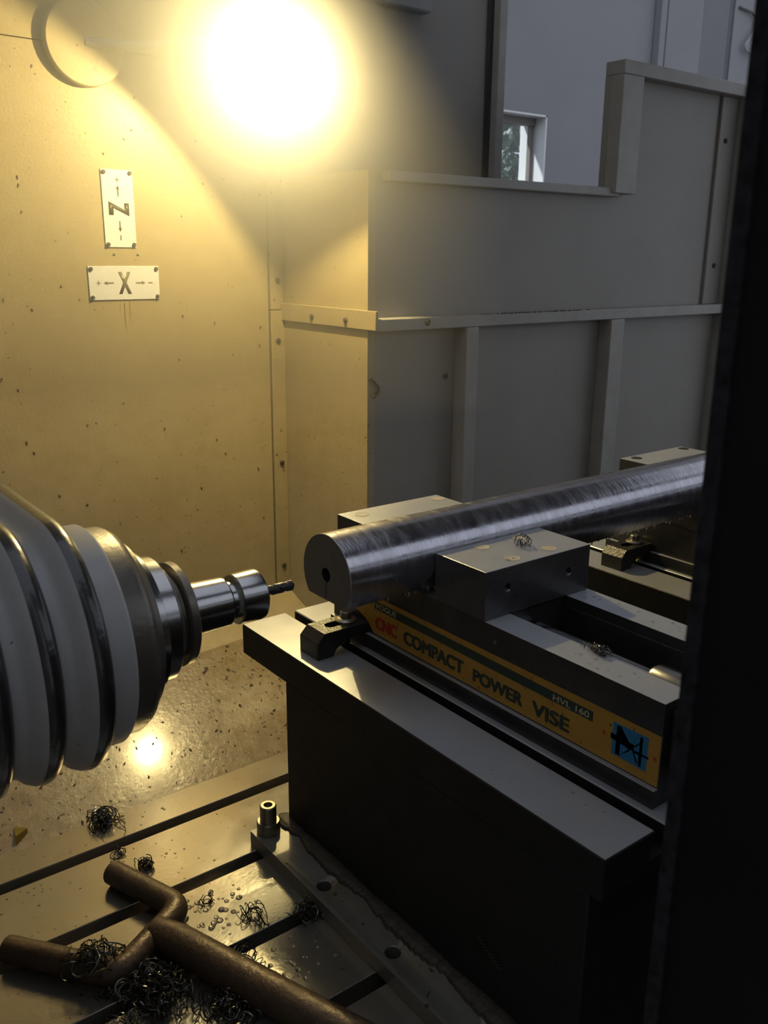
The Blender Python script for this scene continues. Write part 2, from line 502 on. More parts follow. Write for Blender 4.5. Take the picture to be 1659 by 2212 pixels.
# splashed dirt, fine chips and rust specks stuck to the wall
bm = bmesh.new()
for i in range(420):
    x, z = random.uniform(-0.05, 1.17), random.uniform(-0.95, 0.39)
    if 0.70 < x < 0.90 and -0.12 < z < 0.19:
        continue
    q = random.choice((0.5, 0.7, 0.8, 1.0, 1.0, 1.7))
    c = Vector((x, YW, z))
    rr = q * 0.0017
    lathe([(0, rr), (rr * 0.4, rr * 0.7), (rr * 0.5, 0)], c, (0, -1, 0), 6, bm)
    if q > 1.5:
        tube([c, c + Vector((random.uniform(-.003, .003), -0.001, -random.uniform(0.002, 0.006)))], [rr * 0.6, rr * 0.3], 5, bm)
sk = obj('splashed_dirt', bm, mat('splashed_dirt', (0.11, 0.075, 0.035, 1), 0.5, noise=(40, (0.22, 0.16, 0.08, 1), 0.8)), wl)
sk['kind'] = 'stuff'
bm = bmesh.new()
for (x, z0_, z1_, w_) in ((0.800, -0.112, -0.185, 0.0022), (0.812, -0.108, -0.160, 0.0016), (0.790, -0.112, -0.150, 0.0012)):
    tube([(x, YW + 0.0004, z0_), (x - 0.001, YW + 0.0004, (z0_ + z1_) / 2), (x + 0.001, YW + 0.0006, z1_)], [w_, w_ * 0.8, w_ * 0.3], 6, bm)
obj('rust_run', bm, mat('rust_run', (0.30, 0.215, 0.10, 1), 0.6), wl)
# corner return wall (faces left) between the left wall and the front panel
wc = obj('wall_corner', B((XC, XC + 0.02, YR, YW, -1.2, 0.172)), M_WALL)
tag(wc, 'narrow cream return wall between the lit wall and the grey panel', kind='structure')
obj('angle_strip', B((XC - 0.008, XC, YR - 0.04, YW - 0.002, -0.163, -0.121)), M_WALL, wc, bevel=0.001)
for y in (1.853, 1.713):
    bolt(wc, (XC - 0.008, y, -0.146), (-1, 0, 0), 0.0065)

# right panel wall
wrt = obj('wall_right', B((XC + 0.02, 2.60, YR, YR + 0.02, -1.2, 0.172), (1.986, 2.62, YR, YR + 0.02, 0.172, 0.443)), M_PANEL)
tag(wrt, 'grey painted sheet metal panel wall with ribs and rails', kind='structure')
obj('middle_rail', B((XC - 0.0005, 2.55, YR - 0.04, YR - 0.0002, -0.1655, -0.138)), M_TRIM, wrt, bevel=0.002)
obj('top_rail', B((XC + 0.035, 2.02, YR - 0.028, YR, 0.150, 0.172)), M_TRIM, wrt, bevel=0.003)
obj('top_flange', B((1.985, 2.64, YR - 0.04, YR + 0.02, 0.443, 0.476)), M_TRIM, wrt, bevel=0.002)
obj('side_flange', B((1.985, 2.068, YR - 0.04, YR, 0.158, 0.443)), M_TRIM, wrt, bevel=0.002)
obj('post', B((2.55, 2.66, YR - 0.06, YR + 0.02, -1.2, 0.476)), M_TRIM, wrt, bevel=0.003)
obj('inner_strip', B((2.47, 2.55, YR - 0.010, YR, -0.138, 0.443)), M_PANEL, wrt, bevel=0.002)
obj('rib', B((1.475, 1.512, YR - 0.045, YR, -1.2, -0.166)), M_TRIM, wrt, bevel=0.002)
obj('rib', B((2.005, 2.06, YR - 0.045, YR, -1.2, -0.166)), M_TRIM, wrt, bevel=0.002)
for x, y, z in ((1.448, YR, -0.283), (2.500, YR - 0.01, 0.325), (2.508, YR - 0.01, -0.025), (2.60, YR - 0.06, 0.43), (1.355, YR - 0.04, -0.149)):
    bolt(wrt, (x, y, z), (0, -1, 0), 0.0075)
bm = bmesh.new()
for i in range(90):
    x = 1.52 + random.betavariate(1.4, 1.6) * 0.42
    dome(bm, (x, YR - 0.04 + random.uniform(0.001, 0.008), -0.138), random.uniform(0.001, 0.0034), 0.7, 6)
g = obj('grime', bm, M_GRIME_GAP, wrt)
g['kind'] = 'stuff'
tag(obj('swarf_smear', tube(rounded([(1.219, YR - 0.004, -0.27), (1.235, YR - 0.008, -0.285), (1.245, YR - 0.004, -0.30), (1.228, YR - 0.004, -0.315)], 0.01), [0.003] * 14 + [0.001] * 2 if False else 0.0035, 6), M_GRIME_GAP, loc=(1.23, YR, -0.29), smooth=True),
    'dark curl of swarf stuck to the panel edge by the corner', 'swarf')

# chip ledge and sloping chip pan
PZ, PY, PS = -0.950, 1.857, 0.567            # pan plane: height at the ledge line, its y, slope falling towards the table
lg = obj('trim_1', prism([(YW, -0.885), (PY + 0.008, -0.932), (PY, -0.936), (PY, -0.952), (PY - 0.004, -0.962), (YW, -0.99)], 'x', -1.4, XC), M_WALL, bevel=0.002)
obj('foot_shade_strip', B((-1.4, XC, PY - 0.010, PY + 0.01, -0.966, -0.950)), M_GRIME_GAP, lg)  # solid dark strip, the shade under the ledge nose put into colour
tag(lg, 'sloping cream ledge along the foot of the lit wall', kind='structure')
pan = bmesh.new()
nx, ny = 40, 30
grid = [[None] * (ny + 1) for _ in range(nx + 1)]
for i in range(nx + 1):
    for j in range(ny + 1):
        x = -0.22 + (XC + 0.22) * i / nx
        y = 0.98 + (PY - 0.98) * j / ny
        grid[i][j] = pan.verts.new((x, y, PZ - PS * (PY - y) + 0.055 * (x - 0.6)))
for i in range(nx):
    for j in range(ny):
        pan.faces.new((grid[i][j], grid[i + 1][j], grid[i + 1][j + 1], grid[i][j + 1]))
bmesh.ops.solidify(pan, geom=pan.faces[:], thickness=-0.01)
po = obj('chip_pan', pan, M_PAN, loc=(0, 0.98, -1.27))
tag(po, 'sloping wet chip pan strewn with metal chips below the lit wall', 'chip pan')

# machine door jamb in front, very close to the camera, right edge of the picture
dj = obj('door_1', B((0.3264, 0.415, 0.09, 0.205, -1.55, 0.98)), M_DOOR, bevel=0.003)
tag(dj, 'black machine door jamb close by at the right edge', kind='structure')
obj('edge_strip', B((0.3240, 0.3275, 0.198, 0.2055, -1.55, 0.98)), M_DOORE, dj, bevel=0.0008)  # paler strip, an edge highlight put into its colour
# sliding door to the right of the jamb: lower panel, two open window bands, header
df = obj('door_2', B((0.415, 2.7, 0.165, 0.20, -1.55, -0.150), (0.415, 2.7, 0.165, 0.20, -0.105, -0.045), (0.415, 2.7, 0.165, 0.20, 0.46, 0.98)), M_DOOR, bevel=0.003)
tag(df, 'black sliding machine door with a window, right of the jamb', kind='structure')
# top cover of the machine and an unseen partition added to block daylight
tag(obj('ceiling', B((1.25, 2.7, 0.09, 1.62, 0.98, 1.0), (-1.4, 1.25, 1.45, 1.62, 0.98, 1.0), (-1.4, -0.15, 0.09, 1.45, 0.98, 1.0)), M_GRIMEL), 'sheet metal top cover of the machine', kind='structure')
tag(obj('front_blocker', B((-6.0, 0.45, -1.32, -1.2, -1.55, 3.2)), M_ROOMD), 'unseen grey partition added behind the photographer to block daylight', kind='structure')

# ================================================================== LAMP
LB = Vector((0.9985, 1.6446, 0.3544))                  # the filament
LN = Vector((-0.672, -0.15, -0.727)).normalized()      # rim normal, away from the wall
LP = LB + LN * 0.0185                                   # centre of the rim
lamp = thing('work_lamp', 'glaring halogen work lamp with round reflector above the cream corner', 'lamp', tuple(LP))
dd = LN
RR_ = 0.080
obj('housing', lathe([(-0.075, 0), (-0.075, 0.035), (-0.06, 0.055), (0.0, RR_ + 0.004), (0.0, RR_), (-0.056, 0.05), (-0.07, 0.03)], LP, dd, 48), M_SHADE, lamp, smooth=True)
obj('reflector', lathe([(-0.066, 0), (-0.066, 0.028), (-0.05, 0.052), (-0.022, 0.073), (-0.001, RR_ - 0.001)], LP, dd, 48), M_REFL, lamp, smooth=True)
me_ = bpy.data.materials.new('halogen_filament')
me_.use_nodes = True
nt_ = me_.node_tree
nt_.nodes.remove(nt_.nodes['Principled BSDF'])
em_ = nt_.nodes.new('ShaderNodeEmission')
em_.inputs[0].default_value = (1.0, 0.80, 0.40, 1)
em_.inputs[1].default_value = 60.0
nt_.links.new(em_.outputs[0], nt_.nodes['Material Output'].inputs[0])
obj('bulb', lathe([(-0.062, 0), (-0.062, 0.008), (-0.045, 0.010), (-0.034, 0.010), (-0.030, 0.007), (-0.028, 0)], LP, dd, 20), me_, lamp, smooth=True)
obj('arm', tube(rounded([LP - dd * 0.072, LP - dd * 0.13, (1.04, 1.90, 0.44), (0.86, 1.955, 0.41), (0.748, 1.985, 0.41)], 0.03), 0.011, 12), M_SHADE, lamp, smooth=True)
obj('wall_disc', lathe([(0, 0.083), (0.020, 0.083), (0.022, 0.081), (0.022, 0)], (0.748, YW, 0.41), (0, -1, 0), 64), M_WALL, lamp, smooth=True)
ld = bpy.data.lights.new('halogen_light', 'POINT')
ld.color = (1.0, 0.78, 0.33)
ld.energy = LAMP_W
ld.shadow_soft_size = 0.006
lo = bpy.data.objects.new('halogen_light', ld)
C.objects.link(lo)
lo.parent = lamp
lo.location = LB - LP
# bracket on the upper panel behind the lamp
br = obj('hose_bracket', B((1.50, 1.66, 1.97, 2.0, 0.595, 0.64)), M_SHADE, loc=(1.58, 1.985, 0.6), bevel=0.006)
tag(br, 'small dark bracket on the upper panel behind the lamp', 'bracket')

# ================================================================== AXIS PLATES
def axis_plate(letter, x0, x1, z0, z1, vertical, label):
    t0 = thing('axis_plate', label, 'plate', ((x0 + x1) / 2, YW, z0), 'axis direction plates')
    yf = YW - 0.003
    obj('sheet', B((x0, x1, yf, YW - 0.0002, z0, z1)), M_PLATE, t0, bevel=0.0006)
    cx, cz = (x0 + x1) / 2, (z0 + z1) / 2
    R_, U_ = (Vector((1, 0, 0)), Vector((0, 0, 1))) if not vertical else (Vector((0, 0, -1)), Vector((1, 0, 0)))
    L = (x1 - x0) if not vertical else (z1 - z0)
    o_ = Vector((cx, yf, cz))
    ink = M_INK if vertical else M_INKF
    w, hh = (0.030, 0.046) if vertical else (0.030, 0.048)
    bm, _ = text_bm(letter, 1, 0.045, 0.0004)
    obj('letter', place(bm, o_ - R_ * w / 2 - U_ * hh / 2, R_, U_, w, hh), ink, t0)
    def poly(pts):
        b = bmesh.new()
        vs = [b.verts.new(o_ + R_ * a + U_ * c + Vector((0, -0.0004, 0))) for a, c in pts]
        b.faces.new(vs)
        ex = bmesh.ops.extrude_face_region(b, geom=b.faces[:])
        for e in ex['geom']:
            if isinstance(e, bmesh.types.BMVert):
                e.co.y += 0.0004
        return b
    for s in (-1, 1):
        a0, a1, a2 = s * 0.0255, s * 0.040, s * 0.0485
        obj('arrow', poly([(a0, -0.0013), (a1, -0.0013), (a1, -0.0042), (a2, 0), (a1, 0.0042), (a1, 0.0013), (a0, 0.0013)]), ink, t0)
    m0 = 0.060
    obj('plus_sign', poly([(-m0 - .005, -.0009), (-m0 - .0009, -.0009), (-m0 - .0009, -.005), (-m0 + .0009, -.005), (-m0 + .0009, -.0009), (-m0 + .005, -.0009),
                           (-m0 + .005, .0009), (-m0 + .0009, .0009), (-m0 + .0009, .005), (-m0 - .0009, .005), (-m0 - .0009, .0009), (-m0 - .005, .0009)]), ink, t0)
    obj('minus_sign', poly([(m0 - .005, -.0011), (m0 + .006, -.0011), (m0 + .006, .0011), (m0 - .005, .0011)]), ink, t0)
    for sx in (x0 + 0.006, x1 - 0.006):
        for sz in (z0 + 0.006, z1 - 0.006):
            obj('screw', lathe([(0, 0.0045), (0.003, 0.0045), (0.004, 0.003), (0.004, 0)], (sx, yf, sz), (0, -1, 0), 8), M_GRIME_GAP, t0, loc=(sx, yf, sz), smooth=True)
    return t0
axis_plate('Z', 0.7650, 0.8360, 0.0088, 0.1705, True, 'upright white axis plate with a sideways Z and two arrows')
axis_plate('X', 0.7210, 0.8840, -0.1038, -0.0310, False, 'white axis plate with an X and two arrows, below the upright plate')

# ================================================================== TABLE
ZT = -0.713
slots = [0.2262, 0.3495, 0.4728, 0.5961, 0.7194, 0.8427, 0.966]
poly = [(0.21, ZT)]
for y in slots[1:]:
    poly += [(y - 0.009, ZT), (y - 0.009, ZT - 0.022), (y - 0.016, ZT - 0.022), (y - 0.016, ZT - 0.036), (y + 0.016, ZT - 0.036), (y + 0.016, ZT - 0.022), (y + 0.009, ZT - 0.022), (y + 0.009, ZT)]
poly += [(1.028, ZT), (1.028, ZT - 0.09), (0.21, ZT - 0.09)]
tb = thing('machine_table', 'worn iron machine table with long T-slots', 'machine table', (0.8, 0.62, -1.55))
obj('table_top', prism(poly, 'x', -0.22, 2.4), M_TABLE, tb, bevel=0.0008, seg=1)
obj('table_base', B((-0.2, 2.2, 0.32, 0.92, -1.55, ZT - 0.09)), M_GRIMEL, tb)

# ================================================================== FIXTURE COLUMNS
DX = 0.5415
ZP, ZB = -0.46, -0.693
x0, x1 = 0.5115, 0.8485
fc = thing('fixture_column', 'black fixture column on the table carrying the near vise', 'fixture', (0.68, 0.62, ZT), 'fixture columns on the table')
def tslot_profile(a, b, top, th, cs):
    p = [(a, top)]
    for c in cs:
        p += [(c - 0.007, top), (c - 0.007, top - 0.014), (c - 0.012, top - 0.014), (c - 0.012, top - 0.026), (c + 0.012, top - 0.026), (c + 0.012, top - 0.014), (c + 0.007, top - 0.014), (c + 0.007, top)]
    return p + [(b, top), (b, top - th), (a, top - th)]
bm = prism(tslot_profile(x0, x1, ZP, 0.0405, [0.5835, 0.7765]), 'y', 0.3725, 0.9605)
tp = obj('top_plate', bm, [M_GROUND, M_CAST], fc)
for p in tp.data.polygons:                                     # ground top faces, black sides
    p.material_index = 0 if p.normal.z > 0.7 and p.center.z + fc['base'][2] > ZP - 0.002 else 1
bv = tp.modifiers.new('bevel', 'BEVEL'); bv.width = 0.0012; bv.segments = 1; bv.limit_method = 'ANGLE'
obj('body', B((x0 + 0.0006, x1, 0.385, 0.857, ZB, ZP - 0.0405)), M_CAST, fc, bevel=0.002)
bpl = obj('base_plate', B((0.4614, 0.90, 0.33, 0.8661, ZT, ZB)), M_BASE, fc, bevel=0.0012, seg=1)
bm = bmesh.new()
for y in (0.472, 0.599, 0.726):
    cyl((0.4790, y, ZB - 0.03), (0.4790, y, ZB + 0.02), 0.0085, 20, bm)
cut(bpl, bm)
obj('hole_floor', B(*[(0.47, 0.488, y - 0.009, y + 0.009, ZB - 0.0185, ZB - 0.0175) for y in (0.472, 0.599, 0.726)]), M_HOLE, fc)
# grime fillet along the foot of the body
bm = bmesh.new()
y = 0.86
while y > 0.38:
    w = 0.006 + 0.006 * abs(math.sin(y * 23)) + random.uniform(0, 0.004)
    c = Vector((x0 - w * 0.25, y, ZB))
    dome(bm, c, w, 0.5, 7)
    y -= random.uniform(0.0025, 0.006)
gr = obj('grime', bm, M_GRIME_GAP, fc)
gr['kind'] = 'stuff'
# faint row of characters on the body
mk = bmesh.new()
for i in range(10):
    s = i / 9
    yy, zz = 0.5085 - 0.0285 * s, -0.6285 - 0.0150 * s
    a = Vector((x0 - 0.0002, yy + 0.003, zz - 0.0015)); b_ = Vector((x0 - 0.0002, yy - 0.003, zz + 0.0015))
    for q in (0, 0.0011):
        pass
    vs = [mk.verts.new(a + Vector((0, 0, 0))), mk.verts.new(b_), mk.verts.new(b_ + Vector((0, 0.0003, 0.0013))), mk.verts.new(a + Vector((0, 0.0003, 0.0013)))]
    mk.faces.new(vs)
bmesh.ops.solidify(mk, geom=mk.faces[:], thickness=0.0002)
obj('marking', mk, mat('worn_marking', (0.10, 0.095, 0.05, 1), 0.6), fc)
fc2 = copy_tree(fc, (DX, 0, 0))
fc2['label'] = 'second fixture column farther right, behind the near vise'

# cap screw holding the base plate
sc = thing('cap_screw', 'socket head cap screw with collar on the base plate corner', 'screw', (0.4795, 0.8510, ZB))
obj('collar', lathe([(0, 0.0145), (0.015, 0.0145), (0.0165, 0.0135), (0.0165, 0.009), (0.0165, 0)], (0.4795, 0.851, ZB), (0, 0, 1), 28), M_ZINC, sc, smooth=True)
obj('head', lathe([(0.0165, 0.0103), (0.0365, 0.0103), (0.0380, 0.0090), (0.0380, 0.0056), (0.029, 0.0052), (0.029, 0)], (0.4795, 0.851, ZB), (0, 0, 1), 24), M_ZINC, sc, smooth=True)

# ================================================================== VISE
V = thing('machine_vise', 'near machine vise with yellow side sticker clamping the steel bar', 'vise', (0.682, 0.62, ZP), 'machine vises on the fixtures')
vx0, vx1 = 0.6035, 0.7605
RT = -0.360
prof = [(0.598, ZP), (0.766, ZP), (0.766, -0.442), (vx1, -0.442), (vx1, -0.390), (vx1 + 0.0015, -0.388), (vx1 + 0.0015, RT), (0.7265, RT), (0.7265, -0.372), (0.7255, -0.372), (0.7255, -0.43),
        (0.639, -0.43), (0.639, RT), (vx0 - 0.0015, RT), (vx0 - 0.0015, -0.388), (vx0, -0.390), (vx0, -0.442), (0.598, -0.442)]
bd = obj('body', prism(prof, 'y', 0.3925, 0.885), [M_STEELD, M_GROUND], V)
for p in bd.data.polygons:
    if p.normal.z > 0.7 and (p.center.z + ZP > RT - 0.002 or p.center.z + ZP > -0.443 and p.center.z + ZP < -0.44):
        p.material_index = 1
bv = bd.modifiers.new('bevel', 'BEVEL'); bv.width = 0.001; bv.segments = 2; bv.limit_method = 'ANGLE'
obj('end_block', B((0.612, 0.752, 0.378, 0.3925, -0.425, -0.368)), M_STEELD, V, bevel=0.003)
obj('end_block', B((0.64, 0.725, 0.3925, 0.41, -0.429, -0.39)), M_STEELD, V, bevel=0.002)
def jaw(name, y0, y1, plugs, holes, plug_mat, below):
    j = obj(name, B((0.6005, 0.7605, y0, y1, RT + 0.0003, -0.3068)), [M_JAW_SHADED, M_GROUND], V)
    bm = bmesh.new()
    for (hx, hz) in holes:
        cyl((hx, y0 - 0.02, hz), (hx, y0 + 0.012, hz), 0.0045, 16, bm)
    if holes:
        cut(j, bm)
    if plug_mat is None:
        bm = bmesh.new()
        for (hx, hy) in plugs:
            cyl((hx, hy, -0.315), (hx, hy, -0.29), 0.0085, 20, bm)
        cut(j, bm)
    for p in j.data.polygons:
        p.material_index = 1 if p.normal.z > 0.7 else 0  # tops paler, sides darker: light from above put into the steel colours
    bv = j.modifiers.new('bevel', 'BEVEL'); bv.width = 0.0009; bv.segments = 2; bv.limit_method = 'ANGLE'; bv.angle_limit = math.radians(60)
    if plug_mat is not None:
        for (hx, hy) in plugs:
            obj('hole_plug', lathe([(0, 0.0088), (0.0004, 0.0088), (0.0004, 0.0074), (0.0002, 0.007), (0.0002, 0)], (hx, hy, -0.3068), (0, 0, 1), 24), plug_mat, j, loc=(hx, hy, -0.3068))
    if below:
        obj('jaw_tongue', B((0.6395, 0.725, y0 + 0.004, y1 - 0.002, -0.425, RT + 0.0003)), M_STEELD, j)
    return j
# children of a jaw need the jaw's own base
jm = jaw('movable_jaw', 0.6105, 0.6880, [(0.6545, 0.6735), (0.7115, 0.6735), (0.7108, 0.627), (0.6548, 0.627)], [(0.6337, -0.3297), (0.727, -0.3318)], M_PLUG, True)
jf = jaw('fixed_jaw', 0.7775, 0.8725, [(0.624, 0.853), (0.748, 0.855)], [], M_PLUG, True)
jf['label'] = 'fixed jaw behind the bar'
obj('screw', lathe([(0, 0), (0, 0.0205), (0.046, 0.0205), (0.050, 0.0185), (0.051, 0.012), (0.2, 0.012), (0.2, 0)], (0.6825, 0.41, -0.392), (0, 1, 0), 28), M_CHROME, V, smooth=True)
# sticker
SX = vx0
def flat(pts, d=0.0003, off=0.0):
    b = bmesh.new()
    f = b.faces.new([b.verts.new((SX - off, y_, z_)) for y_, z_ in pts])
    ex = bmesh.ops.extrude_face_region(b, geom=[f])
    for e in ex['geom']:
        if isinstance(e, bmesh.types.BMVert):
            e.co.x -= d
    return b
st = obj('nameplate', flat([(0.8434, -0.4205), (0.835, -0.4195), (0.815, -0.4265), (0.800, -0.4395), (0.3935, -0.4405), (0.3935, -0.3918), (0.815, -0.3915), (0.832, -0.405)]), M_YEL, V)
obj('stripe', flat([(0.7985, -0.4072), (0.7985, -0.3972), (0.4668, -0.3998), (0.4665, -0.4098)], 0.0002, 0.0003), M_GREEN, st)
def letters(name, body, y_l, y_r, zb, zt, m, bold=0.05, zslope=0.0):
    src, _ = text_bm(body, 1, 0.0, 0.0002)
    bm = bmesh.new()
    W_, H_ = y_l - y_r, zt - zb
    vs = [v.co.copy() for v in src.verts]
    fs = [[v.index for v in f.verts] for f in src.faces]
    src.free()
    e = bold * H_
    for k_, (dx, dy) in enumerate(((-e, -e * .5), (e, -e * .5), (-e, e * .5), (e, e * .5), (0, 0)) if bold else ((0, 0),)):   # overlapping passes make the strokes heavy
        nv = [bm.verts.new((c.x * (W_ - 2 * e) / W_ + (e + dx) / W_, c.y * (H_ - e) / H_ + (e * .5 + dy) / H_, c.z + k_ * 3e-5)) for c in vs]
        for f in fs:
            bm.faces.new([nv[i] for i in f])
    place(bm, (SX - 0.0005, y_l, zb), (0, -1, 0), (0, 0, 1), W_, H_)
    for v in bm.verts:
        v.co.z += zslope * (y_l - v.co.y)
    return obj(name, bm, m, st)
letters('lettering', 'VOGUE', 0.7965, 0.757, -0.4056, -0.3990, M_LIGHTP, 0.0)
letters('lettering', 'CNC', 0.7965, 0.7550, -0.4318, -0.4160, M_RED, 0.07)
letters('lettering', 'COMPACT', 0.7425, 0.6405, -0.4318, -0.4160, M_GREEN, 0.062)
letters('lettering', 'POWER', 0.6258, 0.5538, -0.4325, -0.4182, M_GREEN, 0.062)
letters('lettering', 'VISE', 0.5410, 0.4930, -0.4338, -0.4190, M_GREEN, 0.062)
letters('lettering', 'HVL 160', 0.5150, 0.4710, -0.4080, -0.4018, M_LIGHTP, 0.0)
sq = flat([(0.4438, -0.4305), (0.4438, -0.3990), (0.4060, -0.3984), (0.4060, -0.4314)], 0.0002, 0.0003)
obj('picture_square', sq, M_BLUE, st)
bm = bmesh.new()
def quad(pts):
    f = bm.faces.new([bm.verts.new((SX - 0.0005, a, c)) for a, c in pts])
quad([(0.4455, -0.4105), (0.4455, -0.4160), (0.4285, -0.4175), (0.4285, -0.4110)])
quad([(0.4395, -0.4005), (0.4345, -0.4005), (0.4345, -0.4290), (0.4395, -0.4290)])
quad([(0.4345, -0.4010), (0.4240, -0.4130), (0.4240, -0.4165), (0.4345, -0.4100)])
quad([(0.4345, -0.4290), (0.4240, -0.4165), (0.4240, -0.4195), (0.4345, -0.4285)])
quad([(0.4285, -0.4110), (0.4285, -0.4180), (0.4200, -0.4180), (0.4200, -0.4115)])
quad([(0.4200, -0.4125), (0.4110, -0.4030), (0.4110, -0.4040), (0.4190, -0.4140)])
quad([(0.4200, -0.4165), (0.4045, -0.4165), (0.4045, -0.4185), (0.4200, -0.4190)])
quad([(0.4145, -0.4010), (0.4115, -0.4010), (0.4115, -0.4295), (0.4145, -0.4295)])
quad([(0.4200, -0.4180), (0.4150, -0.4270), (0.4165, -0.4280), (0.4215, -0.4185)])
bmesh.ops.solidify(bm, geom=bm.faces[:], thickness=0.0002)
obj('picture', bm, M_GREEN, st)
for (yy, zz) in ((0.4529, -0.4141), (0.3980, -0.4149)):
    pts = []
    for i in range(12):
        a = i * math.pi / 6
        q = 0.0026 if i % 2 == 0 else 0.0014
        pts.append((yy - q * math.cos(a), zz + q * math.sin(a)))
    obj('star', flat(pts, 0.0002, 0.0003), M_RED, st)
obj('screw_head', lathe([(0, 0.002), (0.001, 0.002), (0.0015, 0)], (vx0 - 0.0015, 0.5935, -0.3765), (-1, 0, 0), 10), M_ZINC, V, smooth=True)
V2 = copy_tree(V, (DX, 0, 0), None, ('nameplate', 'hole_plug'))
for (hx, hy) in ((0.624, 0.858), (0.748, 0.858)):
    j2 = [c for c in V2.children if c.name.startswith('fixed_jaw')][0]
    pb = obj('hole_dark_disc', lathe([(0, 0.0088), (0.0003, 0.0088), (0.0003, 0.0078), (0.0001, 0.0076), (0.0001, 0)], (hx, hy, -0.3068), (0, 0, 1), 24), M_HOLE, jf, loc=(hx, hy, -0.3068))  # flat black disc, the dark of an open hole put into colour
    pb.parent = j2
V2['label'] = 'far machine vise on the second fixture, mostly hidden behind the bar'

# ---------------- clamps gripping the vise flanges
cl = thing('step_clamp', 'black step clamp on the near fixture top, under the bar end', 'clamp', (0.565, 0.83, ZP), 'step clamps on the fixtures')
yA, yB = 0.8105, 0.8490
bm = prism([(0.5290, ZP), (0.5290, -0.4395), (0.5395, -0.4285), (0.6030, -0.4285), (0.6030, -0.4415), (0.5900, -0.4415), (0.5700, -0.4440), (0.5560, -0.4520), (0.5520, ZP)], 'y', yA, yB)
cb_ = obj('clamp_body', bm, M_BLACKOX, cl)
bm = bmesh.new()
sl_ = [(0.5600, 0.8300)]
prism([(0.5535 + 0.0, 0.830 + 0.0065 * math.sin(a)) if False else (0.5600 - 0.0065 * math.cos(a), 0.8300 + 0.0065 * math.sin(a)) for a in [math.pi * (k / 8) - math.pi / 2 for k in range(9)]] +
      [(0.5860 + 0.0065 * math.cos(a), 0.8300 + 0.0065 * math.sin(a)) for a in [math.pi / 2 - math.pi * (k / 8) for k in range(9)]], 'z', -0.47, -0.42, bm)
cut(cb_, bm)
bv = cb_.modifiers.new('bevel', 'BEVEL'); bv.width = 0.0008; bv.segments = 2; bv.limit_method = 'ANGLE'; bv.angle_limit = math.radians(40)
obj('washer', lathe([(0, 0.007), (0, 0.0135), (0.002, 0.0135), (0.0035, 0.011), (0.0045, 0.0085), (0.0045, 0.006), (0.0045, 0)], (0.5835, 0.831, -0.4285), (0, 0, 1), 28), M_ZINC, cl, smooth=True)
hexp = [(0.5835 + 0.0072 * math.cos(k * math.pi / 3 + 0.2), 0.831 + 0.0072 * math.sin(k * math.pi / 3 + 0.2)) for k in range(6)]
obj('bolt', prism(hexp, 'z', -0.4240, -0.4165), M_ZINC, cl, bevel=0.001)
obj('stud', cyl((0.5835, 0.831, -0.484), (0.5835, 0.831, -0.425), 0.0055, 14), M_BLACKOX, cl)
cl2 = copy_tree(cl, (DX, -0.012, 0))
cl2['label'] = 'black step clamp with yellowish bolt on the second fixture, behind the jaw block'

# ================================================================== STEEL BAR
bc, brr = (0.7325, -0.3215), 0.0441
XE = 0.49
bar = thing('steel_bar', 'thick round steel bar with drilled end held in the vise jaws', 'bar', (1.2, bc[0], -0.35))
N = 96
zf = -0.3495 - bc[1]
af = math.asin(zf / brr)
pts = []
for i in range(N + 1):
    a = af + (2 * math.pi - (math.pi + 2 * af) + 0) * 0
    a = math.pi - af + (2 * math.pi + 0) * 0
a0_, a1_ = af, math.pi - af
pts = [(bc[0] + brr * math.cos(a0_ + (a1_ - a0_) * i / N), bc[1] + brr * math.sin(a0_ + (a1_ - a0_) * i / N)) for i in range(N + 1)]
bb = obj('bar_body', prism(pts, 'x', XE, 2.0), [M_BAR], bar)
bm = bmesh.new()
cyl((XE - 0.02, bc[0] + 0.001, bc[1]), (XE + 0.03, bc[0] + 0.001, bc[1]), 0.0075, 24, bm)
cut(bb, bm)
bb.data.materials.clear()
bb.data.materials.append(M_BAR)
bb.data.materials.append(M_BARF)
bb.data.materials.append(M_HOLE)
for p in bb.data.polygons:
    cx = p.center.x + 1.2
    if p.normal.x < -0.9 and cx < XE + 0.001:
        p.material_index = 1
    elif cx > XE + 0.0005 and cx < XE + 0.035 and math.hypot(p.center.y - 0.001, p.center.z - 0.35 + 0.35 - (bc[1] + 0.35)) < 0.012:
        p.material_index = 2
    else:
        p.material_index = 0
bv = bb.modifiers.new('bevel', 'BEVEL'); bv.width = 0.0008; bv.segments = 2; bv.limit_method = 'ANGLE'; bv.angle_limit = math.radians(50)
for p in bb.data.polygons:
    p.use_smooth = True
bb.data.set_sharp_from_angle(angle=math.radians(35))
bm = bmesh.new()
yy_ = bc[0] + 0.001
tube([(XE - 0.0004, yy_, bc[1] - 0.007), (XE - 0.0004, yy_ - 0.0005, bc[1] - 0.018), (XE - 0.0004, yy_ + 0.0005, -0.3485)], [0.0013, 0.0008, 0.0007], 8, bm)
dome(bm, (XE - 0.0005, yy_, bc[1] - 0.0085), 0.003, 0.8, 10)
tr = obj('coolant_trickle', bm, M_WATER, loc=(XE, yy_, bc[1] - 0.01), smooth=True)
tag(tr, 'trickle of coolant running from the hole in the bar end', 'coolant')
